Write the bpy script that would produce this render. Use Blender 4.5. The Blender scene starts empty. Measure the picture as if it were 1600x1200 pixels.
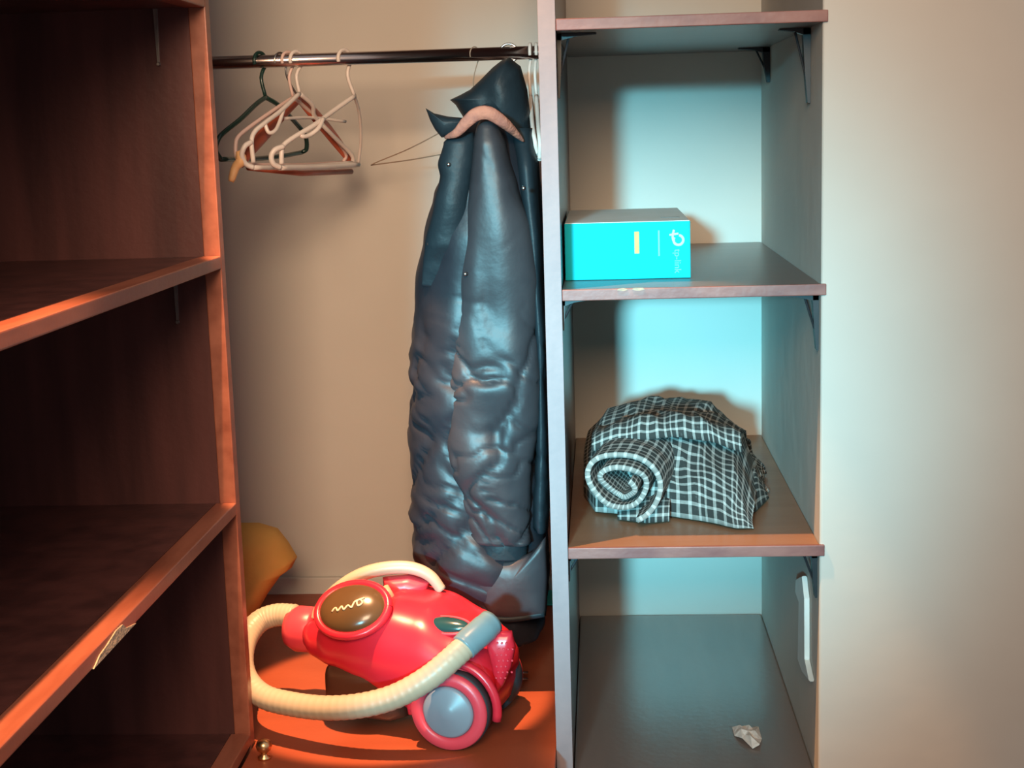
import bpy, bmesh, math, random
from mathutils import Vector, Matrix, noise
random.seed(4)
V = Vector
SC = bpy.context.scene
COL = SC.collection

# ---------------------------------------------------------------- camera
CAM = V((0.0717, -1.8704, 0.2017)); YAW, PITCH, ROLL, FPX = 0.0625, -0.1699, -0.0297, 2313.98
cyw, syw, cp, sp = math.cos(YAW), math.sin(YAW), math.cos(PITCH), math.sin(PITCH)
_r = V((cyw, syw, 0)); _f = V((-syw*cp, cyw*cp, sp)); _u = _r.cross(_f)
CR = math.cos(ROLL)*_r + math.sin(ROLL)*_u
CU = -math.sin(ROLL)*_r + math.cos(ROLL)*_u
cam = bpy.data.cameras.new('camera'); camo = bpy.data.objects.new('camera', cam); COL.objects.link(camo)
cam.sensor_width = 36; cam.lens = FPX/1600*36
m = Matrix((CR, CU, -_f)).transposed().to_4x4(); m.translation = CAM
camo.matrix_world = m
SC.camera = camo

# ---------------------------------------------------------------- light and exposure
SC.view_settings.view_transform = 'Standard'; SC.view_settings.look = 'None'
SC.view_settings.gamma = 1; SC.view_settings.exposure = 0
SC.view_settings.use_curve_mapping = False
W_ = bpy.data.worlds.new('world'); SC.world = W_; W_.use_nodes = True
W_.node_tree.nodes['Background'].inputs[0].default_value = (0.97, 0.98, 1.0, 1)
W_.node_tree.nodes['Background'].inputs[1].default_value = 0.39

def spot(name, loc, target, power, color, deg, blend, size):
    l = bpy.data.lights.new(name, 'SPOT'); l.energy = power; l.color = color
    l.spot_size = math.radians(deg); l.spot_blend = blend; l.shadow_soft_size = size
    o = bpy.data.objects.new(name, l); COL.objects.link(o); o.location = loc
    o.rotation_euler = (V(target)-V(loc)).to_track_quat('-Z', 'Y').to_euler()
    return o
spot('window_light', (-1.02, -8.0, 0.85), (0.05, 0.6, -0.21), 6300, (0.22, 0.80, 1.0), 7.6, 0.9, 0.25)
# warm overhead lamp on the closet floor; spots for shelves and column are added
spot('overhead_spot', (-0.34, -0.26, 1.35), (-0.25, 0.185, -0.616), 430, (1.0, 0.50, 0.24), 13.9, 0.16, 0.012)
spot('overhead_spot', (-0.33, -0.90, 1.35), (-0.50, -0.74, -0.3), 400, (1.0, 0.46, 0.20), 32, 0.9, 0.012)  # added spot to brighten the left shelf edges
spot('overhead_spot', (-0.35, -0.23, 1.30), (0.17, -0.02, -0.34), 150, (1.0, 0.50, 0.20), 17, 0.5, 0.012)  # added spot for the warm band on the tan shelf
# added soft warm fill for the back wall, from behind the viewer
al = bpy.data.lights.new('warm_fill', 'AREA'); al.spread = math.radians(60); al.energy = 8.6; al.color = (1.0, 0.70, 0.45); al.size = 0.7
alo = bpy.data.objects.new('warm_fill', al); COL.objects.link(alo); alo.location = (-0.1, -2.5, 0.9)
alo.rotation_euler = (V((-0.4, 0.7, -0.1))-alo.location).to_track_quat('-Z', 'Y').to_euler()

# ---------------------------------------------------------------- measures (metres)
D = 0.696; T = 0.0208; WX = 0.3467; L = 0.4158
Z2, Z3, ZF = -0.338, -0.665, -0.616
A0, A1, A2, A3 = 0.380, 0.0527, -0.2736, -0.5966
RODZ, RODY = 0.313, 0.36

def ray(px, py): return (_f + CR*((px-800)/FPX) - CU*((py-600)/FPX))
def at(px, py, Y):
    d = ray(px, py); return CAM + d*((Y-CAM.y)/d.y)
def at_z(px, py, z):
    d = ray(px, py); return CAM + d*((z-CAM.z)/d.z)
def at_x(px, py, x):
    d = ray(px, py); return CAM + d*((x-CAM.x)/d.x)

# ---------------------------------------------------------------- materials
def mat(name, col, rough=0.5, col2=None, scale=(8, 8, 8), bump=0.0, bscale=60, metal=0, sheen=0, spec=0.5, alpha_t=0, detail=4, lo=0.35, hi=0.65):
    M = bpy.data.materials.new(name); M.use_nodes = True; nt = M.node_tree; b = nt.nodes['Principled BSDF']
    b.inputs['Base Color'].default_value = (*col, 1); b.inputs['Roughness'].default_value = rough
    b.inputs['Metallic'].default_value = metal; b.inputs['Specular IOR Level'].default_value = spec
    if sheen: b.inputs['Sheen Weight'].default_value = sheen
    if alpha_t: b.inputs['Transmission Weight'].default_value = alpha_t
    tc = nt.nodes.new('ShaderNodeTexCoord')
    if col2 is not None:
        mp = nt.nodes.new('ShaderNodeMapping'); mp.inputs['Scale'].default_value = scale
        nz = nt.nodes.new('ShaderNodeTexNoise'); nz.inputs['Scale'].default_value = 1; nz.inputs['Detail'].default_value = detail
        cr = nt.nodes.new('ShaderNodeValToRGB')
        cr.color_ramp.elements[0].position = lo; cr.color_ramp.elements[0].color = (*col, 1)
        cr.color_ramp.elements[1].position = hi; cr.color_ramp.elements[1].color = (*col2, 1)
        nt.links.new(tc.outputs['Object'], mp.inputs[0]); nt.links.new(mp.outputs[0], nz.inputs[0])
        nt.links.new(nz.outputs[0], cr.inputs[0]); nt.links.new(cr.outputs[0], b.inputs['Base Color'])
    if bump:
        n2 = nt.nodes.new('ShaderNodeTexNoise'); n2.inputs['Scale'].default_value = bscale; n2.inputs['Detail'].default_value = 3
        bp = nt.nodes.new('ShaderNodeBump'); bp.inputs['Strength'].default_value = bump; bp.inputs['Distance'].default_value = 0.01
        nt.links.new(tc.outputs['Object'], n2.inputs[0]); nt.links.new(n2.outputs[0], bp.inputs['Height'])
        nt.links.new(bp.outputs[0], b.inputs['Normal'])
    return M

plaster = mat('plaster', (0.60, 0.555, 0.50), 0.85, (0.66, 0.61, 0.55), (2, 2, 2), 0.15, 14)
dark_wood = mat('dark_wood', (0.066, 0.025, 0.024), 0.34, (0.118, 0.042, 0.038), (26, 26, 2.2), 0.04, 90)
shelf_wood = mat('shelf_wood', (0.30, 0.085, 0.045), 0.36, (0.40, 0.12, 0.065), (30, 3, 30), 0.03, 90)
tan_wood = mat('tan_wood', (0.30, 0.15, 0.085), 0.38, (0.36, 0.19, 0.11), (3, 20, 20), 0.03, 90)
grey_wood = mat('grey_wood', (0.115, 0.075, 0.065), 0.34, (0.15, 0.095, 0.08), (3, 20, 20), 0.03, 90, spec=0.9)
base_wood = mat('base_wood', (0.230, 0.190, 0.180), 0.26, (0.270, 0.215, 0.200), (20, 3, 20), 0.03, 90, spec=1.0)
for m_, ior_ in ((base_wood, 2.1), (grey_wood, 1.9)): m_.node_tree.nodes['Principled BSDF'].inputs['IOR'].default_value = ior_
floor_wood = mat('floor_wood', (0.32, 0.070, 0.030), 0.42, (0.37, 0.085, 0.036), (4, 14, 14), 0.03, 80)
edge_white = mat('edge_band', (0.29, 0.24, 0.26), 0.6, (0.34, 0.28, 0.30), (20, 20, 6), 0.05, 70)
chip = mat('raw_chipboard', (0.42, 0.32, 0.24), 0.9, (0.55, 0.42, 0.3), (90, 90, 90), 0.3, 200)
black_metal = mat('black_metal', (0.012, 0.014, 0.018), 0.45, (0.02, 0.02, 0.026), (40, 40, 40))
steel = mat('steel', (0.55, 0.52, 0.5), 0.3, (0.62, 0.6, 0.58), (50, 50, 50), metal=1)
rod_metal = mat('rod_metal', (0.50, 0.40, 0.38), 0.22, (0.58, 0.48, 0.45), (8, 50, 50), metal=1)
brass = mat('brass', (0.85, 0.5, 0.25), 0.3, (0.9, 0.6, 0.3), (50, 50, 50), metal=1)
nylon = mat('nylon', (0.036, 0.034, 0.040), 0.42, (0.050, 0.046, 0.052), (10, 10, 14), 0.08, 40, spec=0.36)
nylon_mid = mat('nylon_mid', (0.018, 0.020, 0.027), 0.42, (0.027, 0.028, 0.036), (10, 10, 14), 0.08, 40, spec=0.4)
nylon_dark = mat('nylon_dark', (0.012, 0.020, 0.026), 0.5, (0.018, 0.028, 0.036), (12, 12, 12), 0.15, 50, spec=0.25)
lining = mat('lining', (0.60, 0.24, 0.16), 0.8, (0.42, 0.17, 0.13), (60, 60, 60), 0.3, 120)
red = mat('red_plastic', (0.66, 0.020, 0.040), 0.28, (0.70, 0.028, 0.050), (9, 9, 9))
pink = mat('pink_plastic', (0.72, 0.055, 0.085), 0.35, (0.76, 0.07, 0.10), (9, 9, 9))
cream = mat('cream_plastic', (0.47, 0.40, 0.29), 0.4, (0.52, 0.45, 0.33), (9, 9, 9))
smoke = mat('smoked_plastic', (0.09, 0.050, 0.020), 0.22, (0.12, 0.066, 0.027), (14, 14, 14))
smoke_dark = mat('dark_plastic', (0.09, 0.035, 0.02), 0.3, (0.11, 0.05, 0.03), (12, 12, 12))
greydisc = mat('blue_grey_plastic', (0.20, 0.25, 0.30), 0.35, (0.23, 0.28, 0.34), (12, 12, 12))
rubber = mat('rubber', (0.02, 0.022, 0.028), 0.6, (0.03, 0.032, 0.038), (30, 30, 30))
button_m = mat('button_plastic', (0.012, 0.05, 0.055), 0.2, (0.02, 0.07, 0.07), (20, 20, 20))
teal_cuff = mat('cuff_plastic', (0.16, 0.26, 0.30), 0.35, (0.18, 0.3, 0.34), (20, 20, 20))
pale = mat('pale_mark', (0.95, 0.62, 0.38), 0.6, (1.0, 0.7, 0.45), (30, 30, 30))
ochre = mat('ochre_cloth', (0.62, 0.30, 0.065), 0.85, (0.72, 0.37, 0.10), (7, 7, 7), 0.35, 30)
cyan_card = mat('cyan_card', (0.004, 0.46, 0.54), 0.6, (0.005, 0.50, 0.60), (6, 6, 6), spec=0.1)
white_card = mat('white_card', (0.86, 0.88, 0.87), 0.5, (0.8, 0.83, 0.8), (20, 20, 20))
print_white = mat('print_white', (0.45, 0.60, 0.62), 0.5, (0.5, 0.64, 0.66), (20, 20, 20))
print_faint = mat('print_faint', (0.14, 0.52, 0.58), 0.5, (0.16, 0.55, 0.6), (20, 20, 20))
print_yellow = mat('print_yellow', (0.62, 0.42, 0.10), 0.5, (0.72, 0.46, 0.14), (90, 90, 90))
print_grey = mat('print_grey', (0.15, 0.2, 0.22), 0.5, (0.2, 0.25, 0.27), (20, 20, 20))
green_pl = mat('green_plastic', (0.010, 0.032, 0.026), 0.25, (0.015, 0.045, 0.036), (20, 20, 20))
white_pl = mat('white_plastic', (0.78, 0.68, 0.62), 0.35, (0.84, 0.74, 0.68), (20, 20, 20))
pink_pl = mat('pale_pink_plastic', (0.72, 0.50, 0.44), 0.4, (0.78, 0.56, 0.5), (20, 20, 20))
red_wood = mat('red_wood', (0.42, 0.085, 0.04), 0.4, (0.52, 0.12, 0.06), (30, 30, 6))
peach = mat('lit_tip', (0.95, 0.50, 0.22), 0.4, (1.0, 0.58, 0.28), (20, 20, 20))  # lamp light on the wooden hanger's near tip, put into its colour
wire_m = mat('wire', (0.36, 0.25, 0.18), 0.4, (0.42, 0.30, 0.22), (20, 20, 20))
paper = mat('paper', (0.85, 0.83, 0.8), 0.8, (0.9, 0.88, 0.86), (30, 30, 30), 0.3, 90)
conduit_m = mat('conduit_white', (0.78, 0.80, 0.78), 0.5, (0.84, 0.86, 0.84), (30, 30, 30))
teal_m = mat('turquoise_plain', (0.01, 0.55, 0.55), 0.5, (0.02, 0.62, 0.6), (30, 30, 30))

def check_mat():
    M = bpy.data.materials.new('checked_cloth'); M.use_nodes = True; nt = M.node_tree; b = nt.nodes['Principled BSDF']
    N = nt.nodes.new; K = nt.links.new
    uv = N('ShaderNodeUVMap'); sx = N('ShaderNodeSeparateXYZ'); K(uv.outputs[0], sx.inputs[0])
    def math_(op, a, v=None, b2=None):
        n = N('ShaderNodeMath'); n.operation = op; K(a, n.inputs[0])
        if v is not None: n.inputs[1].default_value = v
        if b2 is not None: K(b2, n.inputs[1])
        return n.outputs[0]
    def line(src, freq, lo):      # 1 on the light threads
        f = math_('FRACT', math_('MULTIPLY', src, freq)); return math_('LESS_THAN', f, lo)
    FQ = 78
    a = line(sx.outputs[0], FQ, 0.30); c = line(sx.outputs[1], FQ, 0.30)
    s = math_('ADD', a, b2=c)
    nz = N('ShaderNodeTexNoise'); nz.inputs['Scale'].default_value = 160; K(uv.outputs[0], nz.inputs[0])
    s = math_('MULTIPLY', s, 0.5)
    s2 = math_('ADD', s, b2=math_('MULTIPLY', math_('SUBTRACT', nz.outputs[0], 0.5), 0.5))
    cr = N('ShaderNodeValToRGB'); e = cr.color_ramp.elements
    e[0].position = 0.05; e[0].color = (0.035, 0.036, 0.034, 1); e[1].position = 0.95; e[1].color = (0.52, 0.50, 0.47, 1)
    k = e.new(0.5); k.color = (0.28, 0.27, 0.25, 1)
    K(s2, cr.inputs[0]); K(cr.outputs[0], b.inputs['Base Color']); b.inputs['Roughness'].default_value = 0.9
    return M
checked = check_mat()

# ---------------------------------------------------------------- builders
def link(name, bm, material, parent=None, smooth=False):
    bmesh.ops.recalc_face_normals(bm, faces=bm.faces)
    me = bpy.data.meshes.new(name); bm.to_mesh(me); bm.free()
    me.materials.append(material)
    if smooth:
        for p in me.polygons: p.use_smooth = True
    o = bpy.data.objects.new(name, me); COL.objects.link(o)
    if parent is not None:
        o.parent = parent; o.matrix_parent_inverse = parent.matrix_world.inverted()
    return o
def tag(o, label, cat, group=None):
    o['label'] = label; o['category'] = cat
    if group: o['group'] = group
    return o
def thing(name, label, cat, loc, group=None):
    o = bpy.data.objects.new(name, None); COL.objects.link(o); o.location = loc; o.empty_display_size = 0.02
    o.matrix_world = Matrix.Translation(loc)
    return tag(o, label, cat, group)
def structure(o): o['kind'] = 'structure'; return o
def box(x0, x1, y0, y1, z0, z1, bev=0.0, bm=None, seg=2):
    own = bm is None
    if own: bm = bmesh.new()
    r = bmesh.ops.create_cube(bm, size=1)
    for v in r['verts']:
        v.co = V(((x0+x1)/2+v.co.x*(x1-x0), (y0+y1)/2+v.co.y*(y1-y0), (z0+z1)/2+v.co.z*(z1-z0)))
    if bev:
        es = list({e for v in r['verts'] for e in v.link_edges})
        bmesh.ops.bevel(bm, geom=es, offset=bev, segments=seg, profile=0.6, affect='EDGES')
    return bm
def prism(pts, axis_vec, bm=None, bev=0):
    """polygon (list of points) extruded along a vector"""
    bm = bm or bmesh.new()
    a = [bm.verts.new(p) for p in pts]; b = [bm.verts.new(V(p)+V(axis_vec)) for p in pts]
    n = len(pts); bm.faces.new(a); bm.faces.new(b[::-1])
    for i in range(n): bm.faces.new((a[i], b[i], b[(i+1) % n], a[(i+1) % n]))
    if bev: bmesh.ops.bevel(bm, geom=list(bm.edges), offset=bev, segments=2, affect='EDGES')
    return bm
def spline(pts, n=10):
    pts = [V(p) for p in pts]; out = []
    P = [pts[0]*2-pts[1]] + pts + [pts[-1]*2-pts[-2]]
    for i in range(1, len(P)-2):
        for k in range(n):
            t = k/n; a, b, c, d = P[i-1], P[i], P[i+1], P[i+2]
            out.append(0.5*((2*b)+(c-a)*t+(2*a-5*b+4*c-d)*t*t+(3*b-a-3*c+d)*t**3))
    out.append(pts[-1]); return out
def tube(pts, rad, bm=None, seg=12, flat=None, flat_axis=None, rib=0, cap=True):
    """rad: number or list per point. flat: squash factor along flat_axis"""
    bm = bm or bmesh.new(); rings = []; n = len(pts)
    ref = V((0, 0, 1)) if abs((pts[1]-pts[0]).normalized().z) < 0.9 else V((0, 1, 0))
    t0 = (pts[1]-pts[0]).normalized(); nrm = (ref - t0*ref.dot(t0)).normalized()
    for i, p in enumerate(pts):
        t = (pts[min(i+1, n-1)]-pts[max(i-1, 0)]).normalized()
        nrm = (nrm - t*nrm.dot(t)).normalized(); bi = t.cross(nrm)
        r = rad[i] if isinstance(rad, (list, tuple)) else rad
        if rib and i % 2: r = r*(1-rib)
        ring = []
        for k in range(seg):
            a = 2*math.pi*k/seg; off = (nrm*math.cos(a)+bi*math.sin(a))*r
            if flat is not None:
                ax = V(flat_axis).normalized(); off = off - ax*off.dot(ax)*(1-flat)
            ring.append(bm.verts.new(p+off))
        rings.append(ring)
    for i in range(n-1):
        for k in range(seg): bm.faces.new((rings[i][k], rings[i][(k+1) % seg], rings[i+1][(k+1) % seg], rings[i+1][k]))
    if cap:
        bm.faces.new(rings[0]); bm.faces.new(rings[-1][::-1])
    return bm
def cyl(c, axis, r0, r1, h, seg=32, bm=None, prof=None):
    """turned solid about axis; prof = [(dist along axis, radius)]"""
    axis = V(axis).normalized(); q = V((0, 0, 1)).rotation_difference(axis)
    prof = prof or [(0, 0), (0, r0), (h, r1), (h, 0)]
    bm = bm or bmesh.new(); prev = None
    for d, r in prof:
        if r < 1e-6: cur = [bm.verts.new(V(c)+axis*d)]
        else: cur = [bm.verts.new(V(c)+q @ V((r*math.cos(2*math.pi*k/seg), r*math.sin(2*math.pi*k/seg), d))) for k in range(seg)]
        if prev:
            for k in range(seg):
                k2 = (k+1) % seg
                if len(prev) == 1 and len(cur) > 1: bm.faces.new((prev[0], cur[k], cur[k2]))
                elif len(cur) == 1 and len(prev) > 1: bm.faces.new((prev[k], prev[k2], cur[0]))
                elif len(cur) > 1: bm.faces.new((prev[k], prev[k2], cur[k2], cur[k]))
        prev = cur
    return bm
def interp(tab, x):
    if x <= tab[0][0]: return tab[0][1:]
    for a, b in zip(tab, tab[1:]):
        if x <= b[0]:
            t = (x-a[0])/(b[0]-a[0]); t = t*t*(3-2*t)*0.5+t*0.5
            return [p+(q-p)*t for p, q in zip(a[1:], b[1:])]
    return tab[-1][1:]
def puff(pts2, Y, th, amp=0.0, n=10, tilt=0.0):
    """pillow of a star-shaped outline: pts2 in pixels at depth Y, half-thickness th, real solid"""
    base = [at(x, y, Y) for x, y in pts2]; out = []
    for a, b in zip(base, base[1:]+base[:1]):
        for k in range(4): out.append(a.lerp(b, k/4))
    c = sum(out, V())/len(out); bm = bmesh.new(); m_ = len(out)
    def ring(k, sgn):
        r = []
        for p in out:
            q = c+(p-c)*k; d = th*math.sqrt(max(0, 1-k**2.6))*sgn
            d += amp*noise.noise(q*22)*(1-k)
            r.append(bm.verts.new(q+V((0, d + tilt*(q.z-c.z), 0))))
        return r
    rim = ring(1, 0)
    for sgn in (-1, 1):
        prev = rim
        for i in range(1, n):
            cur = ring(1-i/n, sgn)
            for k in range(m_): bm.faces.new((prev[k], prev[(k+1) % m_], cur[(k+1) % m_], cur[k]))
            prev = cur
        bm.faces.new(prev)
    return bm

# ================================================================ THE ROOM
XL, XR = -0.90, 1.9
structure(link('wall_back', box(XL-0.1, WX+0.1, D, D+0.1, -0.75, 1.6), plaster))
structure(link('wall_left', box(XL-0.1, XL, 0.03, D, -0.75, 1.6), plaster))
# right-hand pier: its side closes the shelf column, its face is the room wall
bm = box(WX, XR, 0.0, D, -0.75, 1.6, 0.004, seg=3)
structure(link('wall_right', bm, plaster))
structure(link('floor', box(-1.6, XR, -3.0, D, -0.80, -0.75), dark_wood))
structure(link('ceiling', box(-1.0, XR, -0.05, D+0.1, 1.6, 1.65), plaster))

# ================================================================ CLOSET CARCASS
cb = thing('closet_floor', 'orange-brown wooden floor panel of the hanging space under the red vacuum cleaner', 'panel', (-0.4, 0.3, -0.75))
fl_pts = [(-L+.002, -.11), (-.001, -.11), (-.001, D-.013), (XL+.002, D-.013), (XL+.002, .030), (-L+.002, .030)]
link('base_board', prism([V((x, y, ZF)) for x, y in fl_pts], (0, 0, -.02)), floor_wood, cb)
link('plinth', box(-L+0.002, -0.001, -0.10, -0.085, -0.749, ZF-0.0205), dark_wood, cb)
structure(link('baseboard_back', box(XL, -0.02, D-0.012, D-0.0005, -0.749, ZF+0.03, 0.003), plaster))

dv = thing('divider_panel', 'upright closet divider panel with pale front edge between coat and shelves', 'panel', (T/2, 0, -0.75))
link('panel_board', box(0, T, 0.002, D-0.001, -0.75, 1.4), dark_wood, dv)
link('edge_band', box(-0.0004, T+0.0004, -0.001, 0.0022, -0.75, 1.4, 0.0006), edge_white, dv)

# ---- shelves of the right-hand column
def shelf(zt, th, material, edge_mat, label, chips=(), over=0.006, name='closet_shelf', th_e=None):
    s = thing(name, label, 'shelf', (T+0.16, 0.3, zt-th), 'shelves in the right column')
    link('board', box(T+0.001, WX-0.001, 0.002, D-0.002, zt-th, zt, 0.0008), material, s)
    link('edge_band', box(T+0.001, WX+over, -0.0045, 0.0018, zt-th, zt+0.0003, 0.0012), edge_mat, s)['label'] = 'worn reddish front edge strip'
    for x, w in chips:
        bmc = bmesh.new()
        pts = []
        for k in range(14):
            a = 2*math.pi*k/14
            pts.append(V((x+w*math.cos(a)*(0.8+0.35*random.random()), -0.0056, zt-0.0008+0.0018*math.sin(a)*(0.7+0.5*random.random()))))
        link('chip', prism(pts, (0, 0.002, 0), bmc), chip, s)['label'] = 'pale chipped spot'
    return s
edge_red = mat('edge_red', (0.20, 0.075, 0.07), 0.45, (0.30, 0.13, 0.11), (14, 40, 40), 0.05, 90)
shelf(0.334, 0.014, grey_wood, edge_red, 'topmost dark shelf above the upper opening of the right column')
shelf(0.0, 0.014, grey_wood, edge_red, 'dark shelf carrying the cyan box in the right column', chips=((0.098, 0.007), (0.118, 0.008)))
shelf(Z2, 0.0145, tan_wood, edge_red, 'tan shelf carrying the checked cloth bundle')
s3 = thing('bottom_board', 'dark glossy bottom board of the right column with white paper scrap', 'shelf', (T+0.16, 0.3, -0.75))
link('board', box(T+0.001, WX-0.001, 0.0, D-0.002, Z3-0.018, Z3, 0.003), base_wood, s3)
link('plinth', box(T+0.001, WX-0.001, 0.004, 0.02, -0.75, Z3-0.0185), dark_wood, s3)

# ---- shelf brackets: flat L with tapering legs and a brace
def bracket(x, y, z, side, hgt, arm, label, material=black_metal, w=0.008, name='shelf_bracket'):
    b = thing(name, label, 'bracket', (x, y, z-hgt), 'shelf brackets')
    s = side
    link('wall_leg', prism([V((x, y, z)), V((x-s*w, y, z)), V((x-s*w*0.75, y, z-hgt*0.55)), V((x-s*w*0.35, y, z-hgt)), V((x, y, z-hgt))], (0, 0.016, 0), bev=0.0004), material, b)
    link('shelf_arm', prism([V((x, y, z)), V((x-s*arm, y, z)), V((x-s*arm, y, z-0.0018)), V((x-s*arm*0.5, y, z-0.0035)), V((x-s*w, y, z-0.008)), V((x, y, z-0.008))], (0, 0.016, 0), bev=0.0004), material, b)
    link('brace', tube([V((x-s*(w+0.009), y+0.008, z-0.004)), V((x-s*(w*0.55), y+0.008, z-hgt*0.62))], 0.0016, seg=8), material, b)
    return b
xr_ = WX-0.0005
bracket(xr_, 0.015, -0.0145, 1, 0.072, 0.055, 'black bracket under the right front corner of the cyan box shelf')
bracket(xr_, 0.56, -0.0145, 1, 0.03, 0.05, 'black bracket under the right back of the cyan box shelf')
bracket(xr_, 0.015, Z2-0.015, 1, 0.062, 0.03, 'black bracket under the right front corner of the tan shelf')
bracket(T+0.0005, 0.015, -0.0145, -1, 0.040, 0.03, 'black bracket under the left front corner of the cyan box shelf', w=0.004)
bracket(T+0.0005, 0.015, Z2-0.015, -1, 0.036, 0.03, 'black bracket under the left front corner of the tan shelf', w=0.004)
bracket(xr_, 0.10, 0.3195, 1, 0.095, 0.04, 'black bracket under the topmost shelf by the right wall corner', w=0.010)
bracket(xr_, 0.56, 0.3195, 1, 0.055, 0.05, 'black bracket under the topmost shelf, deep at the back wall', w=0.012)
bracket(T+0.0005, 0.05, 0.3195, -1, 0.08, 0.05, 'black bracket under the topmost shelf on the divider', w=0.006)

# ================================================================ LEFT SHELF UNIT
UB = -0.88; YN = -1.42
lit_edge_wood = mat('lit_edge_wood', (0.22, 0.065, 0.038), 0.38, (0.34, 0.115, 0.07), (30, 5, 30), 0.03, 90)  # lamp-lit strip put into the edging colour, paler than the boards
lu = thing('shelving_unit', 'dark red-brown wooden shelving unit with worn shelf edges on the left', 'shelving', (-0.6, -0.3, -0.75))
link('side_panel', box(UB, -L-0.022, 0.008, 0.028, -0.75, 1.35), dark_wood, lu)
link('side_panel', box(UB, -L, YN-0.02, YN, -0.75, 1.35, 0.0012), dark_wood, lu)
link('back_panel', box(UB-0.006, UB, YN-0.02, 0.028, -0.75, 1.35), dark_wood, lu)
for zt in (0.70, A0, A1, A2, A3):
    s = link('shelf', box(UB, -L-0.0275, YN, 0.0075, zt-0.016, zt), dark_wood, lu)
    e = link('lit_edge_strip', box(-L-0.0275, -L, YN, 0.0078, zt-0.0162, zt+0.0004, 0.0022, seg=3), lit_edge_wood, s); e['label'] = 'worn front edging of the shelf, painted as lamp-lit'
    if zt == A2:
        pts = [V((-L+0.0012, y, z)) for y, z in [(-0.56, zt-0.016), (-0.54, zt-0.009), (-0.52, zt-0.007), (-0.49, zt-0.002), (-0.47, zt-0.003), (-0.46, zt-0.010), (-0.43, zt-0.0155)]]
        link('chip', prism(pts, (-0.002, 0, 0)), chip, s)['label'] = 'long pale chip in the shelf edge'
link('lit_edge_strip', box(-L-0.022, -L, 0.0076, 0.0284, -0.75, 1.35, 0.0015), lit_edge_wood, lu)  # end panel edge with the same painted lamp light
for zt, px in ((A0-0.016, 0.066), (A1-0.016, 0.064), (A2-0.016, 0.062)):
    x = -L-px
    h_ = 0.068 if zt > -0.2 else 0.03
    pin = link('shelf_pin', prism([V((x, 0.006, zt)), V((x+0.005, 0.006, zt)), V((x+0.0035, 0.006, zt-h_)), V((x+0.001, 0.006, zt-h_))], (0, 0.003, 0)), steel, lu)
    link('screw_head', cyl(V((x+0.0025, 0.0065, zt-h_)), (0, -1, 0), 0.0028, 0.0018, 0.003, 12), steel, pin)
    pin['label'] = 'thin grey metal shelf support on the end panel'

# ================================================================ HANGING RAIL
rl = thing('hanging_rail', 'metal hanging rail running across the top of the coat space', 'rail', (-0.4, RODY, RODZ-0.012))
link('rod', tube([V((XL+0.002, RODY, RODZ)), V((-0.001, RODY, RODZ))], 0.0095, seg=24), rod_metal, rl, True)
link('rail_socket', cyl(V((-0.0005, RODY, RODZ)), (-1, 0, 0), 0.016, 0.013, 0.010, 24), rod_metal, rl, True)

# ---- hangers, each bent from its own strands (points: pixel column, pixel row, depth)
def A_(l): return [at(*q) for q in l]
def hanger(label, hook_px, neck, strands, material, r, group, hook_mat=None, hook_r=None, name='clothes_hanger', turn=55):
    hx = at(hook_px, 90, RODY).x; c = V((hx, RODY, RODZ)); nk = at(*neck)
    t = thing(name, label, 'hanger', V((nk.x, nk.y, nk.z-0.1)), group)
    d = V((math.cos(math.radians(turn)), math.sin(math.radians(turn)), 0)); hr = 0.0095+(hook_r or r*0.8)+0.0006
    hook = [c+d*(hr*math.cos(math.radians(q)))*-1+V((0, 0, hr*math.sin(math.radians(q)))) for q in range(-20, 215, 20)]
    mid = c.lerp(nk, 0.45)
    link('hook', tube(spline(hook+[V((mid.x-0.002, mid.y, mid.z)), nk], 4), hook_r or r*0.8, seg=10), hook_mat or material, t, True)
    for nm, pts, rr in strands:
        P_ = A_(pts)
        link(nm, tube(spline(P_, 6), r*rr if rr < 5 else r, seg=10), material, t, True)
    return t
G = 'spare hangers on the left of the rail'
hanger('dark green plastic hanger, leftmost on the rail', 406, (415, 152, .36),
  [('shoulder', [(415, 152, .36), (400, 163, .33), (376, 186, .28), (350, 207, .24), (341, 218, .23), (337, 234, .23), (345, 249, .24)], 1),
   ('shoulder', [(415, 152, .36), (436, 165, .39), (462, 192, .45), (477, 212, .48), (479, 232, .49), (472, 238, .49)], 1),
   ('bar', [(345, 249, .24), (400, 248, .36), (440, 244, .43), (472, 238, .49)], 1)], green_pl, 0.0036, G, turn=62)
t = hanger('red-brown wooden hanger with a tip painted as lamp-lit, behind the white hangers', 438, (466, 152, .385), [], red_wood, 0.006, G, hook_mat=steel, hook_r=0.0016)
def slat(pts, w, nm='shoulder', m_=red_wood):
    P_ = spline(A_(pts), 8); ax = (P_[-1]-P_[0]).normalized().cross(V((0, 0, 1))).normalized()
    return link(nm, tube(P_, w, seg=14, flat=0.4, flat_axis=ax), m_, t, True)
slat([(468, 152, .39), (445, 172, .36), (415, 205, .31), (392, 232, .27), (376, 256, .245)], [0.0075+0.005*math.sin(math.pi*k/32) for k in range(33)])
slat([(466, 152, .39), (492, 180, .43), (520, 214, .48), (552, 256, .52)], [0.0075+0.004*math.sin(math.pi*k/24) for k in range(25)])
link('bar', tube(A_([(388, 262, .27), (470, 271, .40), (549, 268, .52)]), 0.0042, seg=12), red_wood, t, True)
link('end_tip', tube(spline(A_([(372, 236, .235), (377, 250, .235), (368, 262, .235), (361, 284, .232)]), 6), [.0035, .0045, .006, .007, .0075, .0075, .0075, .0075, .0075, .007, .0068, .0065, .0062, .006, .006, .0058, .0055, .005, .004], seg=14), peach, t, True)['label'] = 'near tip painted as lit by the lamp'
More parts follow.
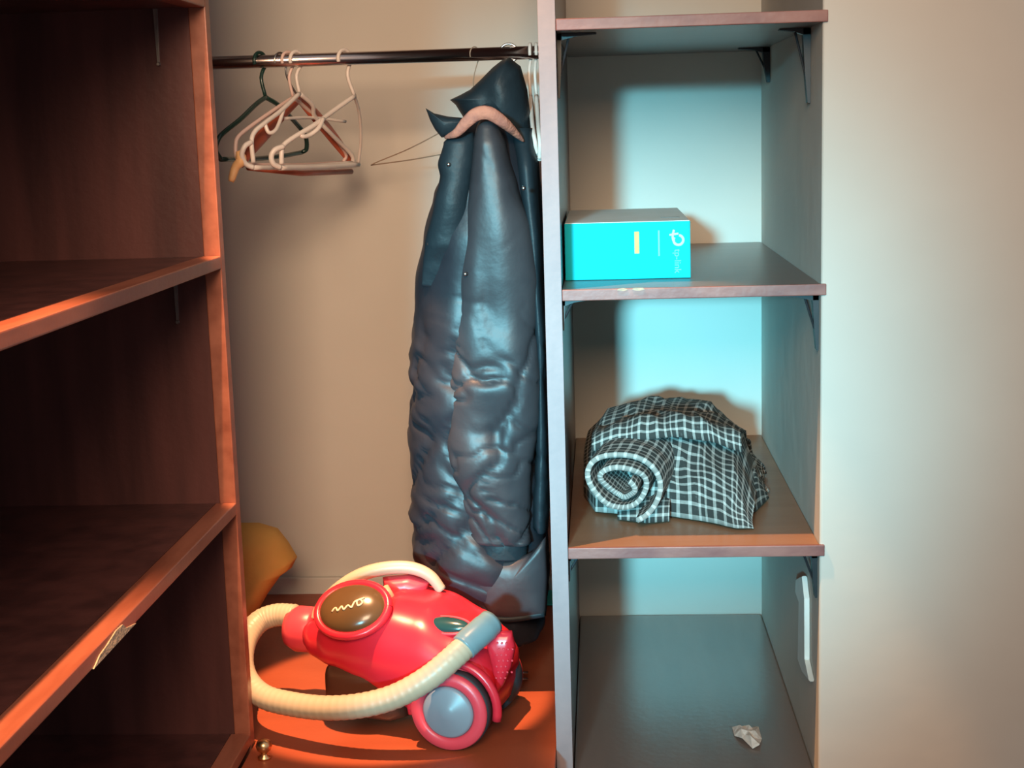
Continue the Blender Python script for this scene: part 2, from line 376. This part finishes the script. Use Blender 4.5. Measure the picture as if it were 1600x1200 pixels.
hanger('pale pink plastic hanger next to the green one', 450, (458, 152, .37),
  [('shoulder', [(458, 152, .37), (425, 174, .32), (392, 197, .27), (372, 214, .245), (368, 230, .24), (370, 246, .24), (380, 257, .25)], 1),
   ('shoulder', [(458, 152, .37), (488, 178, .42), (520, 212, .47), (540, 240, .50), (536, 254, .50)], 1),
   ('bar', [(380, 257, .25), (460, 258, .38), (536, 254, .50)], 1)], pink_pl, 0.0030, G)
hanger('white plastic hanger with strap notches, second from the right of the cluster', 463, (468, 146, .36),
  [('shoulder', [(468, 146, .36), (440, 172, .31), (414, 192, .27), (398, 206, .25), (393, 222, .24), (396, 254, .24)], 1),
   ('shoulder', [(468, 146, .36), (488, 164, .39), (492, 182, .41), (520, 212, .45), (548, 240, .49), (552, 254, .50)], 1),
   ('end_loop', [(393, 222, .238), (383, 228, .23), (378, 242, .23), (384, 256, .235), (396, 262, .24)], 1.1),
   ('strap_notch', [(444, 168, .318), (437, 190, .30), (430, 204, .28), (420, 207, .27), (414, 194, .27)], .85),
   ('crossbar', [(444, 185, .33), (490, 184, .41), (540, 190, .47)], .7),
   ('bar', [(396, 262, .24), (470, 261, .37), (552, 254, .50)], 1)], white_pl, 0.0034, G)
hanger('white plastic hanger with strap notches, rightmost of the cluster', 538, (554, 150, .37),
  [('shoulder', [(554, 150, .37), (520, 174, .33), (490, 196, .29), (460, 214, .26), (443, 227, .245), (440, 240, .24), (440, 256, .24)], 1),
   ('shoulder', [(554, 150, .37), (561, 175, .41), (564, 215, .45), (560, 257, .48)], .65),
   ('end_loop', [(443, 229, .24), (430, 234, .232), (424, 244, .23), (427, 256, .232), (438, 262, .24)], 1.1),
   ('strap_notch', [(505, 185, .305), (498, 200, .29), (484, 211, .28), (473, 213, .27), (466, 208, .27)], .9),
   ('bar', [(436, 262, .24), (500, 261, .36), (560, 257, .48)], 1.15)], white_pl, 0.0036, G)
hanger('thin brown wire hanger behind the collar of the coat', 742, (742, 172, .40),
  [('shoulder', [(742, 172, .40), (700, 200, .46), (640, 232, .54), (592, 252, .58), (580, 258, .59)], 1),
   ('bar', [(580, 258, .59), (640, 250, .52), (700, 240, .44), (750, 238, .38)], 1)], wire_m, 0.0010, G, name='wire_hanger')
GC = 'pale hangers squeezed beside the divider'
hanger('white plastic hanger touching the coat shoulder, seen edge-on', 829, (829, 150, .36),
  [('shoulder', [(829, 150, .36), (830, 176, .30), (833, 205, .235), (836, 222, .22), (838, 240, .225)], 1),
   ('shoulder', [(829, 150, .36), (832, 176, .42), (836, 205, .48), (836, 225, .49)], 1),
   ('bar', [(838, 240, .225), (837, 232, .36), (836, 225, .49)], 1)], white_pl, 0.0030, GC, turn=88)
hanger('white plastic hanger pressed against the divider, seen edge-on', 838, (838, 150, .36),
  [('shoulder', [(838, 150, .36), (840, 178, .30), (842, 206, .235), (844, 226, .22), (843, 248, .225)], 1.1),
   ('shoulder', [(838, 150, .36), (841, 176, .42), (844, 205, .48), (844, 225, .49)], 1),
   ('bar', [(843, 248, .225), (844, 236, .36), (844, 225, .49)], 1.2)], white_pl, 0.0030, GC, turn=92)

# ================================================================ COAT
YC = 0.30
ct = thing('padded_coat', 'long dark blue-grey padded coat hanging from the rail beside the divider', 'coat', at(755, 970, YC))
def coat_loft(rows, Yc, dep, ybot_l, ybot_r, seg=72, nr=150, amp=0.006, seed=0, exp=2.4, fold=0.0, darkmat=nylon, name='body', xmid=760, split=None):
    bm = bmesh.new(); rings = []
    ytop = rows[0][0]; yb = rows[-1][0]
    for i in range(nr+1):
        s = i/nr; ring = []
        for k in range(seg):
            a = 2*math.pi*k/seg
            ca, sa = math.cos(a), math.sin(a)
            ex = math.copysign(abs(ca)**(2/exp), ca); ey = math.copysign(abs(sa)**(2/exp), sa)
            f = (ex+1)/2
            yend = ybot_l+(ybot_r-ybot_l)*min(1, f/0.6)
            py = ytop+s*(yend-ytop)
            xl, xr, dp = interp(rows, py)[:3]
            px = (xl+xr)/2+ex*(xr-xl)/2
            p = at(px, py, Yc); Yq = Yc+ey*dp*dep
            q = V((p.x, Yq, p.z))
            nrm = V((ex, ey*0.8, 0)).normalized()
            u = q*1.0+V((seed, 0, 0))
            low = min(1, max(0, (py-430)/140)); up = 1-low
            w1 = noise.noise(V((u.x*9+u.z*5, u.y*7, u.z*11)))
            w2 = noise.noise(V((u.x*15-u.z*8, u.y*9, u.z*15+u.x*7)))
            c1 = math.exp(-abs(noise.noise(V((u.x*11+u.z*8, u.y*9, u.z*13-u.x*9))))*16)
            c2 = math.exp(-abs(noise.noise(V((u.x*15-u.z*10, u.y*10, u.z*24+u.x*16))))*20)
            c3 = noise.noise(V((u.x*70, u.y*40, u.z*60)))
            d = amp*(1.1*w1+0.6*w2*low-1.0*c1*(0.2+0.8*low)-0.65*c2*low+0.08*c3*low)
            d += amp*0.8*up*noise.noise(V((u.x*34, u.y*24, u.z*4)))
            if fold: d += fold*low*max(0, 1-f/0.30)*math.sin(u.z*150+4*noise.noise(u*14))*(0.5+noise.noise(V((0, 0, u.z*9))))
            d *= (0.45+0.55*low)*min(1, (py-ytop)/25+0.15)
            q += nrm*d
            ring.append(bm.verts.new(q))
        rings.append(ring)
    for i in range(nr):
        for k in range(seg): bm.faces.new((rings[i][k], rings[i][(k+1) % seg], rings[i+1][(k+1) % seg], rings[i+1][k]))
    bm.faces.new(rings[0]); bm.faces.new(rings[-1][::-1])
    return bm
body_rows = [(182, 742, 798, .15), (196, 712, 812, .45), (225, 693, 826, .75), (255, 686, 838, .9), (275, 692, 842, .92), (300, 682, 846, .95), (370, 666, 850, 1), (440, 651, 852, 1), (520, 644, 853, 1),
             (600, 641, 855, 1), (700, 641, 856, 1), (780, 645, 857, 1), (850, 648, 858, 1), (920, 654, 858, .95), (985, 664, 852, .9)]
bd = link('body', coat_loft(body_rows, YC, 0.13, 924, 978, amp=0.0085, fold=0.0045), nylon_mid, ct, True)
slv_rows = [(184, 753, 766, .4), (196, 748, 776, .7), (225, 742, 789, .9), (290, 733, 811, 1), (350, 727, 828, 1), (440, 716, 842, 1), (540, 707, 846, 1), (640, 702, 842, 1), (700, 703, 836, 1), (760, 710, 831, .9), (835, 731, 829, .8)]
sv = link('sleeve', coat_loft(slv_rows, 0.200, 0.042, 842, 846, seg=72, nr=150, amp=0.0075, seed=6.1, exp=2.7), nylon, ct, True)
link('cuff', coat_loft([(828, 741, 822, .8), (850, 740, 823, .8), (870, 739, 823, .8)], 0.200, 0.034, 867, 869, seg=40, nr=16, amp=0.0015, seed=1), nylon_dark, sv, True)
back_rows = [(200, 800, 832, .4), (260, 808, 842, .9), (400, 826, 850, 1), (560, 838, 856, 1), (700, 838, 858, 1), (815, 832, 858, 1)]
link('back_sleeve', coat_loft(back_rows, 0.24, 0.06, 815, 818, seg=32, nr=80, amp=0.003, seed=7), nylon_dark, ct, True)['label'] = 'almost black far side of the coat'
pk = link('pocket', puff([(722, 872), (760, 878), (800, 876), (832, 862), (853, 838), (856, 900), (853, 962), (800, 968), (765, 966), (745, 930)], 0.182, 0.012, 0.004), nylon, ct, True)
link('hem', tube(spline([at(x, y, 0.182) for x, y in ((735, 945), (765, 963), (800, 966), (850, 958))], 8), 0.006, seg=10), nylon_dark, ct, True)
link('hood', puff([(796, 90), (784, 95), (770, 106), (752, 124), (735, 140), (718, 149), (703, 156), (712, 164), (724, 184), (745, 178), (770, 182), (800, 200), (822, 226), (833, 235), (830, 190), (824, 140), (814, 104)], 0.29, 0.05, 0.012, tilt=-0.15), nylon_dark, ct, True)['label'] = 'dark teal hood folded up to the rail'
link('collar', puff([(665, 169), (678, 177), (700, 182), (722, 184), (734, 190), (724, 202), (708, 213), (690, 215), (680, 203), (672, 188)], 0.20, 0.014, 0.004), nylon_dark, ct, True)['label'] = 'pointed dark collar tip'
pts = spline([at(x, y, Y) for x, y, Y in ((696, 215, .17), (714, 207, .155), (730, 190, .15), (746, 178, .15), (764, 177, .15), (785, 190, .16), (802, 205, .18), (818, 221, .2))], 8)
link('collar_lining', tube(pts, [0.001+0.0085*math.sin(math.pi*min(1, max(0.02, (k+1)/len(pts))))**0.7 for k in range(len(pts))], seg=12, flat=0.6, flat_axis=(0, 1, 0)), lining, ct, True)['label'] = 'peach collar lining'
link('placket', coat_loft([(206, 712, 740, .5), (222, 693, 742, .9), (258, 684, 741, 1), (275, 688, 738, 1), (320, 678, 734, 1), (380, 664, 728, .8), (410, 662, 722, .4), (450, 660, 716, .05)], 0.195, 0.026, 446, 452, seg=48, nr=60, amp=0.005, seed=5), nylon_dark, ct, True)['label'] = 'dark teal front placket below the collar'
for x, y in ((701, 257), (818, 294), (670, 381), (727, 428)):
    Yb = 0.12 if x == 818 else 0.166 if y < 300 else 0.185 if y < 400 else 0.158
    link('snap_button', cyl(at(x, y, Yb), (0, -1, 0), 0.003, 0.0022, 0.004, 14), steel, ct, True)
link('hook', tube(spline([V((at(795, 90, RODY).x+0.0135*math.cos(math.radians(q)), RODY, RODZ+0.0135*math.sin(math.radians(q)))) for q in range(200, -60, -20)] + [at(795, 100, RODY)], 3), 0.0018, seg=8), steel, ct, True)['label'] = 'small metal hanger hook'

# ================================================================ VACUUM CLEANER
WC = at(699, 1110, -0.012)          # centre of the near wheel's outer face
U = V((-0.965, 0.26, 0)).normalized(); Vv = V((-0.26, -0.965, 0)).normalized()   # to the nose / to the viewer
O = V((WC.x, WC.y, ZF)) - Vv*0.105
def lp(s, w, z): return O + U*s + Vv*w + V((0, 0, z))
vc = thing('vacuum_cleaner', 'red canister vacuum cleaner with cream handle on the closet floor', 'vacuum cleaner', O)
def vloft(st, seg=40, exp=2.6, n=40, material=red, name='housing', parent=vc, smooth=True, cap=True):
    bm = bmesh.new(); rings = []
    s0, s1 = st[0][0], st[-1][0]
    for i in range(n+1):
        s = s0+(s1-s0)*i/n; w, zb, zt, w0 = interp(st, s)
        ring = []
        for k in range(seg):
            a = 2*math.pi*k/seg; ca, sa = math.cos(a), math.sin(a)
            ring.append(bm.verts.new(lp(s, w0+w*math.copysign(abs(ca)**(2/exp), ca), (zb+zt)/2+(zt-zb)/2*math.copysign(abs(sa)**(2/exp), sa))))
        rings.append(ring)
    for i in range(n):
        for k in range(seg): bm.faces.new((rings[i][k], rings[i][(k+1) % seg], rings[i+1][(k+1) % seg], rings[i+1][k]))
    bm.faces.new(rings[0]); bm.faces.new(rings[-1][::-1])
    return link(name, bm, material, parent, smooth)
vloft([(-0.052, .045, .06, .085, 0), (-0.045, .070, .035, .108, 0), (-0.028, .086, .02, .132, 0), (0, .092, .015, .155, 0), (.05, .092, .015, .180, 0),
       (.10, .090, .035, .188, 0), (.14, .087, .06, .180, 0), (.19, .078, .078, .160, 0), (.225, .060, .088, .145, 0), (.243, .038, .098, .136, 0)])
nb = vloft([(.08, .05, .022, .09, .02), (.10, .06, .016, .10, .02), (.18, .055, .016, .10, .02), (.195, .05, .03, .09, .02)], exp=5, material=smoke_dark, name='lower_tray', n=12)
nb['label'] = 'dark brown tray under the nose'
link('inlet_collar', cyl(lp(.238, 0, .116), U, 0, 0, 0, 36, prof=[(0, 0), (0, .030), (.004, .033), (.030, .033), (.036, .030), (.044, .026), (.045, .0)]), pink, vc, True)
# dust canister: smoked oval dome bulging from the near upper side of the nose
def dome(c, ax1, ax2, nrm, a, b, h, n=14, seg=40, amt=1.0):
    bm = bmesh.new(); prev = None
    for i in range(n+1):
        t = (math.pi/2)*i/n; r = math.cos(t); z = math.sin(t)*h
        if i == n: cur = [bm.verts.new(c+nrm*h)]
        else: cur = [bm.verts.new(c+ax1*(a*r*math.cos(2*math.pi*k/seg))+ax2*(b*r*math.sin(2*math.pi*k/seg))+nrm*z) for k in range(seg)]
        if prev:
            for k in range(seg):
                if len(cur) == 1: bm.faces.new((prev[k], prev[(k+1) % seg], cur[0]))
                else: bm.faces.new((prev[k], prev[(k+1) % seg], cur[(k+1) % seg], cur[k]))
        else: base = cur
        prev = cur
    bm.faces.new(base[::-1]); return bm
up_n = (Vv*0.70+V((0, 0, 0.71))).normalized()
E1 = (-U-up_n*(-U).dot(up_n)).normalized()*1.0; E1 = (E1+V((0, 0, .22))).normalized(); E1 = (E1-up_n*E1.dot(up_n)).normalized()
ax2 = up_n.cross(E1).normalized(); ax2 = ax2 if ax2.z > 0 else -ax2
cpos = at(551, 952, 0.060)
can = link('dust_canister', dome(cpos, E1, ax2, up_n, .048, .037, .018), smoke, vc, True)
can['label'] = 'smoked brown oval dust canister'
# scribbled mark on the canister
def sc(a, b):
    q = a*a/(.048**2)+b*b/(.037**2)
    return cpos + E1*a + ax2*b + up_n*(.018*math.sqrt(max(0, 1-q))+.0006)
pts = spline([sc(a*.9, b*.8-.002) for a, b in ((-.026, -.010), (-.020, -.004), (-.016, -.010), (-.010, -.003), (-.006, -.009), (0, -.002), (.006, -.006), (.010, .004), (.018, .008), (.022, .002), (.016, -.003), (.014, .006), (.024, .012))], 6)
link('script_mark', tube(pts, 0.0013, seg=6), pale, can, True)['label'] = 'pale illegible script'
link('frame_rim', tube([cpos+E1*(.051*math.cos(a))+ax2*(.040*math.sin(a))-up_n*.001 for a in [2*math.pi*k/48 for k in range(49)]], 0.006, seg=12, cap=False), red, vc, True)
# carrying handle
hp = spline([at(x, y, Y) for x, y, Y in ((494, 968, .125), (499, 953, .13), (518, 929, .13), (545, 908, .13), (575, 894, .13), (610, 887, .13), (645, 888, .13), (672, 900, .13), (690, 922, .13))], 8)
link('carrying_handle', tube(hp, [.0075+.0022*math.sin(math.pi*k/(len(hp)-1)) for k in range(len(hp))], seg=16), cream, vc, True)['label'] = 'cream arched carrying handle'
link('handle_base', puff([(598, 902), (640, 898), (672, 908), (668, 925), (630, 925), (612, 935), (600, 925)], .135, .02), pink, vc, True)
link('latch', tube([at(600, 918, .10), at(612, 938, .09)], .007, seg=12), cream, vc, True)
# release button
bp_ = at(698, 977, .045)
bn = (Vv*0.55+V((0, 0, 0.83))).normalized(); b1 = (-U).normalized(); b1 = (b1-bn*b1.dot(bn)).normalized(); b2 = bn.cross(b1)
link('release_button', dome(bp_, b1, b2, bn, .033, .0125, .009), button_m, vc, True)['label'] = 'dark green oval button'
link('button_rim', tube([bp_+b1*(.035*math.cos(a))+b2*(.0145*math.sin(a)) for a in [2*math.pi*k/40 for k in range(41)]], .002, seg=8, cap=False), pink, vc, True)
# wheels
def wheel(c, ax):
    w = link('wheel', cyl(c-ax*.034, ax, 0, 0, 0, 56, prof=[(0, 0), (0, .050), (.003, .0545), (.022, .0555), (.026, .0545), (.027, .051), (.024, 0)]), rubber, vc, True)
    w['label'] = 'red-rimmed wheel with blue-grey hub'
    link('wheel_rim', cyl(c-ax*.012, ax, 0, 0, 0, 56, prof=[(0, .0), (0, .0525), (.007, .054), (.012, .052), (.013, .040), (.010, .036), (.004, .036), (.004, 0)]), pink, w, True)
    link('hub_cap', cyl(c-ax*.009, ax, 0, 0, 0, 48, prof=[(0, 0), (0, .0358), (.008, .0355), (.011, .032), (.0115, .012), (.013, .010), (.0135, 0)]), greydisc, w, True)
wheel(V((WC.x, WC.y, ZF+.0560)), Vv)
wheel(V((WC.x, WC.y, ZF+.0560))-Vv*0.165, -Vv)
link('wheel_arch', tube([V((WC.x, WC.y, ZF+.056))-Vv*.024+U*(.062*math.cos(a))+V((0, 0, .062*math.sin(a))) for a in [math.radians(d) for d in range(-15, 196, 8)]], .0065, seg=10), red, vc, True)
# exhaust grille: pierced plate on the rear quarter
gr = link('exhaust_grille', puff([(758, 1000), (775, 985), (800, 985), (806, 1010), (800, 1040), (786, 1072), (775, 1085), (768, 1040)], .03, .012, tilt=0.0), red, vc, True)
for i in range(7):
    for j in range(3+(i % 2)):
        x = 777+j*7+(3 if i % 2 else 0)-i*0.3; y = 1005+i*9
        link('vent_dot', cyl(at(x, y, .0185), (0.2, -1, 0.1), .0016, .0012, .0018, 8), pink, gr)
# hose
hs = [(462, 962, .165), (432, 961, .175), (404, 972, .17), (384, 1000, .14), (378, 1035, .09), (388, 1066, .060), (414, 1089, .035), (455, 1100, .012), (505, 1106, -.01), (560, 1103, -.025), (615, 1089, -.03), (665, 1062, -.03), (705, 1030, -.02), (735, 1002, 0)]
hpnt = spline([at(*h) for h in hs], 14)
rad = [0.0165+0.00045*math.sin(k*2.1) for k in range(len(hpnt))]
link('hose', tube(hpnt, rad, seg=20), cream, vc, True)
cuffp = spline([at(724, 1012, -.008), at(735, 1001, 0), at(748, 990, .01), at(768, 972, .03)], 6)
link('hose_cuff', tube(cuffp, [.0185]*3+[.019]*13+[.0182]*3, seg=20), teal_cuff, vc, True)['label'] = 'grey-teal hose end cuff'
link('hose_clip', tube([at(772, 984, .03), at(780, 972, .03)], .004, seg=10), white_pl, vc, True)

# power plug on the floor
pg_c = at_z(806, 1057, ZF+.012)
pg = thing('power_plug', 'black power plug with two bright pins lying right of the vacuum cleaner', 'plug', V((pg_c.x, pg_c.y, ZF)))
link('plug_body', tube([pg_c+V((-.03, .012, 0)), pg_c+V((-.012, .004, 0)), pg_c], [.008, .011, .012], seg=16), rubber, pg, True)
for dy in (-.0045, .0055):
    link('pin', tube([pg_c+V((0, dy, dy*.6)), pg_c+V((.018, dy+.002, dy*.6))], .0018, seg=10), steel, pg, True)
link('cable', tube(spline([pg_c+V((-.028, .011, 0)), pg_c+V((-.045, .03, -.004)), pg_c+V((-.05, .07, -.007))], 6), .0035, seg=8), rubber, pg, True)

# ================================================================ BACK LEFT: OCHRE CUSHION
cu = puff([(318, 842), (372, 822), (400, 822), (430, 830), (448, 850), (463, 872), (455, 888), (438, 900), (420, 925), (405, 952), (392, 990), (372, 1004), (340, 995), (312, 920)], .43, .045, .012, tilt=0.25)
for v in cu.verts: v.co.z = max(v.co.z, ZF+.001)
tag(link('cushion', cu, ochre, None, True), 'ochre yellow cushion leaning in the back left corner of the closet', 'cushion')
tq = at(846, 950, 0.66)
tag(link('turquoise_block', box(tq.x-0.02, -0.003, 0.60, 0.682, ZF+0.0005, at(855, 944, .60).z, 0.002), teal_m), 'turquoise block on the floor behind the coat', 'box')  # plain turquoise block low at the back wall by the divider
# brass foot by the left unit
kp = at_z(405, 1192, ZF)
kn = cyl(V((kp.x+.004, kp.y+.014, ZF)), (0, 0, 1), 0, 0, 0, 24, prof=[(0, 0), (0, .009), (.003, .009), (.005, .005), (.009, .005), (.012, .009), (.018, .011), (.024, .009), (.027, .004), (.027, 0)])
tag(link('brass_knob', kn, brass, None, True), 'small brass floor knob at the foot of the left shelving unit', 'knob')

# ================================================================ CYAN BOX
yf = 0.108; x0, x1 = T+0.003, at(1079, 400, yf).x; zt = at(1078, 345, yf).z; yb = at_z(1062, 325, zt).y
cbx = thing('carton', 'bright cyan cardboard box with white printed logo on the upper shelf', 'box', ((x0+x1)/2, (yf+yb)/2, 0))
link('box_body', box(x0, x1, yf, yb, 0.0006, zt, 0.001), cyan_card, cbx)
link('box_top', box(x0+.001, x1-.001, yf+.001, yb-.001, zt-.0005, zt+.0007), white_card, cbx)
yp = yf-0.0004
def flat_strip(xa, xb, za, zb, m_, parent, name): return link(name, box(xa, xb, yp-0.0002, yf+.0002, za, zb), m_, parent)
def bxp(px, py): 
    p = at(px, py, yf); return p
a = bxp(991, 362); b = bxp(999, 396); flat_strip(a.x, b.x, b.z, a.z, print_yellow, cbx, 'yellow_print')
a = bxp(1028, 360); b = bxp(1031, 400); flat_strip(a.x, b.x, b.z, a.z, print_faint, cbx, 'text_line')
# round logo: ring with a crossed tail, turned a quarter
lc = bxp(1060, 375)
ringp = [V((lc.x+.0064*math.cos(q), yp, lc.z+.0064*math.sin(q))) for q in [math.radians(d) for d in range(-215, 91, 9)]]
lg = link('logo_mark', tube(ringp, .0017, seg=8, flat=.15, flat_axis=(0, 1, 0)), print_white, cbx)
link('logo_tail', tube(spline([bxp(1052, 376)-V((0, .0004, 0)), bxp(1051, 369)-V((0, .0004, 0)), bxp(1053, 359)-V((0, .0004, 0))], 4), .0015, seg=8, flat=.15, flat_axis=(0, 1, 0)), print_white, lg)
link('logo_tail', tube([bxp(1046, 367)-V((0, .0004, 0)), bxp(1060, 365)-V((0, .0004, 0))], .0014, seg=8, flat=.15, flat_axis=(0, 1, 0)), print_white, lg)
def text_obj(s, size, loc, rot, material, parent, name):
    c = bpy.data.curves.new(name, 'FONT'); c.body = s; c.size = size; c.extrude = 0.0002
    o = bpy.data.objects.new(name+'_tmp', c); COL.objects.link(o)
    dg = bpy.context.evaluated_depsgraph_get(); me = bpy.data.meshes.new_from_object(o.evaluated_get(dg))
    bpy.data.objects.remove(o)
    me.transform(Matrix.Translation(loc) @ rot.to_4x4())
    me.materials.clear(); me.materials.append(material)
    q = bpy.data.objects.new(name, me); COL.objects.link(q); q.parent = parent; q.matrix_parent_inverse = parent.matrix_world.inverted()
    return q
rt = Matrix.Rotation(math.radians(90), 3, 'Y') @ Matrix.Rotation(math.radians(90), 3, 'X')
text_obj('tp-link', .0125, bxp(1054, 389)-V((0, .0004, 0)), rt, print_faint, cbx, 'logo_text')
pa = at_z(1062, 339, zt+.001); link('top_label', box(pa.x-.026, pa.x, pa.y-.004, pa.y+.006, zt+.0006, zt+.0010), print_grey, cbx)

# ================================================================ CHECKED CLOTH
cl = thing('checked_cloth', 'crumpled black and white checked cloth bundle on the tan shelf', 'cloth', (0.18, 0.25, Z2))
def uvgrid(fn, nu, nv, su, sv, close_u=False, thick=0.004, name='fold', parent=None, off=(0, 0)):
    bm = bmesh.new(); uvl = bm.loops.layers.uv.new('UVMap')
    g = [[bm.verts.new(fn(i/nu, j/nv)) for j in range(nv+1)] for i in range(nu+1)]
    for i in range(nu):
        for j in range(nv):
            f = bm.faces.new((g[i][j], g[i+1][j], g[i+1][j+1], g[i][j+1]))
            for lo_, (a_, b_) in zip(f.loops, ((i, j), (i+1, j), (i+1, j+1), (i, j+1))):
                lo_[uvl].uv = (a_/nu*su+off[0], b_/nv*sv+off[1])
    me = bpy.data.meshes.new(name); bm.to_mesh(me); bm.free(); me.materials.append(checked)
    for p in me.polygons: p.use_smooth = True
    o = bpy.data.objects.new(name, me); COL.objects.link(o); o.parent = parent or cl; o.matrix_parent_inverse = (parent or cl).matrix_world.inverted()
    s = o.modifiers.new('thick', 'SOLIDIFY'); s.thickness = thick; s.offset = -1
    return o
def mound(path, spread, nz_amp, seed, close=0.0):
    """path(u): centre line on the shelf with (front point, crest, back point); returns fn(u,v)"""
    def fn(u, v):
        F, C, B = path(u)
        # rounded arch front -> crest -> back
        a = v*math.pi
        h = math.sin(a)**0.75; k = (1-math.cos(a))/2
        base = F.lerp(B, k)
        z = F.z+(B.z-F.z)*k + (C.z-(F.z+B.z)/2)*h
        p = V((base.x+(C.x-(F.x+B.x)/2)*h, base.y, z))
        n1 = noise.noise(V((p.x*14+seed, p.y*14, p.z*14))); n2 = 1-abs(noise.noise(V((p.x*26+seed, p.y*10+p.x*14, p.z*26))))*2
        d = nz_amp*(n1+0.55*(n2-.4))
        p += V((0.2*d, -0.6*d, d))*min(1, math.sin(a)*2+.15)
        p.z = max(p.z, Z2+0.0045)
        return p
    return fn
def tab3(rows):
    def f(u):
        r = interp([(k/(len(rows)-1), *sum((list(q) for q in row), [])) for k, row in enumerate(rows)], u)
        return V(r[0:3]), V(r[3:6]), V(r[6:9])
    return f
def Zp(px, py, z=Z2+.004): return at_z(px, py, z)
# main drape: runs left to right, hem in front falls to the shelf
main = tab3([
    (Zp(912, 775), at(918, 700, .25), Zp(930, 725)),
    (Zp(930, 800), at(945, 672, .22), Zp(960, 715)),
    (Zp(985, 805), at(1010, 662, .20), Zp(1010, 705)),
    (Zp(1040, 806), at(1065, 664, .19), Zp(1070, 700)),
    (Zp(1100, 815), at(1115, 676, .18), Zp(1125, 705)),
    (Zp(1150, 826), at(1160, 705, .17), Zp(1165, 725)),
    (Zp(1178, 826), at(1190, 770, .15), Zp(1195, 755)),
])
uvgrid(mound(main, 0, .012, 2.1), 90, 70, .30, .40, name='main_fold')
top = tab3([
    (at(925, 705, .16), at(935, 686, .26), Zp(948, 718)),
    (at(985, 690, .15), at(1000, 672, .25), Zp(1010, 702)),
    (at(1050, 682, .16), at(1060, 665, .25), Zp(1070, 700)),
    (at(1110, 690, .16), at(1120, 674, .24), Zp(1130, 700)),
    (at(1160, 708, .15), at(1172, 694, .22), Zp(1178, 715)),
])
uvgrid(mound(top, 0, .010, 8.4), 80, 50, .27, .22, name='upper_fold', off=(.11, .03))
# right-hand folded corners sticking out
c1_ = tab3([(Zp(1130, 780), at(1150, 735, .2), Zp(1150, 735)), (Zp(1170, 770), at(1175, 738, .19), Zp(1180, 738)), (Zp(1196, 748), Zp(1197, 742, Z2+.02), Zp(1198, 740))])
uvgrid(mound(c1_, 0, .006, 5), 30, 30, .09, .12, name='corner_fold', off=(.3, .3))
c2_ = tab3([(Zp(1130, 812), at(1150, 760, .14), Zp(1150, 765)), (Zp(1180, 800), at(1185, 758, .13), Zp(1188, 765)), (Zp(1202, 778), Zp(1203, 772, Z2+.02), Zp(1203, 768))])
uvgrid(mound(c2_, 0, .006, 9), 30, 30, .09, .12, name='corner_fold', off=(.5, .2))
# rolled end at the left front: a spiral strip extruded back
def roll(u, v):
    th = -math.pi*0.35 + u*2*math.pi*2.35
    r = 1.0-0.80*u**0.9
    cx_, cz_ = 970, 758
    ax_, az_ = 62*r, 50*r
    px = cx_+ax_*math.cos(th)+6*math.sin(2*th); py = cz_-az_*math.sin(th)*1.0+8*math.cos(th)
    Y = 0.075+v*0.16+0.012*math.sin(th*1.3)*(1-v)
    p = at(px, py, 0.075); p = V((p.x+v*.035, Y, p.z+v*0.012))
    p += V((0, 0, .003*noise.noise(V((u*14, v*6, 1)))))
    p.z = max(p.z, Z2+.005+0.004*u)
    return p
uvgrid(roll, 150, 24, .78, .16, name='rolled_end', thick=.007, off=(.02, .4))
# loose flap under the roll, running right
fl = tab3([(Zp(965, 812), Zp(965, 795, Z2+.02), Zp(965, 790)), (Zp(1010, 818), Zp(1012, 780, Z2+.03), Zp(1015, 790)), (Zp(1046, 815), Zp(1050, 778, Z2+.03), Zp(1055, 790))])
uvgrid(mound(fl, 0, .004, 12), 30, 24, .1, .1, name='lower_flap', off=(.2, .7))

# ================================================================ SMALL THINGS
sp_ = [at_z(x, y, Z3+.001) for x, y in ((1144, 1137), (1158, 1140), (1172, 1137), (1185, 1140), (1190, 1155), (1187, 1168), (1176, 1170), (1160, 1158), (1148, 1150))]
bm = bmesh.new(); cc = sum(sp_, V())/len(sp_); cvt = bm.verts.new(cc+V((0, 0, .008)))
out_, mid_ = [], []
for k, p in enumerate(sp_):
    out_.append(bm.verts.new(p+V((0, 0, .004*(k % 2))))); mid_.append(bm.verts.new(p.lerp(cc, .5)+V((0, 0, .005+.005*((k+1) % 2)))))
n = len(sp_)
for k in range(n):
    bm.faces.new((out_[k], out_[(k+1) % n], mid_[(k+1) % n], mid_[k])); bm.faces.new((mid_[k], mid_[(k+1) % n], cvt))
o = link('paper_scrap', bm, paper); s = o.modifiers.new('t', 'SOLIDIFY'); s.thickness = .0008
tag(o, 'small crumpled white paper scrap on the dark bottom board', 'paper')

# white cable cover on the side wall of the lowest opening
def sw(px, py): return at_x(px, py, WX)
prof = [(1252, 905), (1262, 900), (1266, 935), (1266, 1030), (1274, 1065), (1262, 1050), (1255, 1030), (1257, 940), (1251, 925)]
bm = prism([sw(x, y)+V((-.001, 0, 0)) for x, y in prof], (-.007, 0, 0), bev=.001)
tag(link('cable_cover', bm, conduit_m), 'white plastic cable cover on the side wall below the tan shelf', 'cable cover')
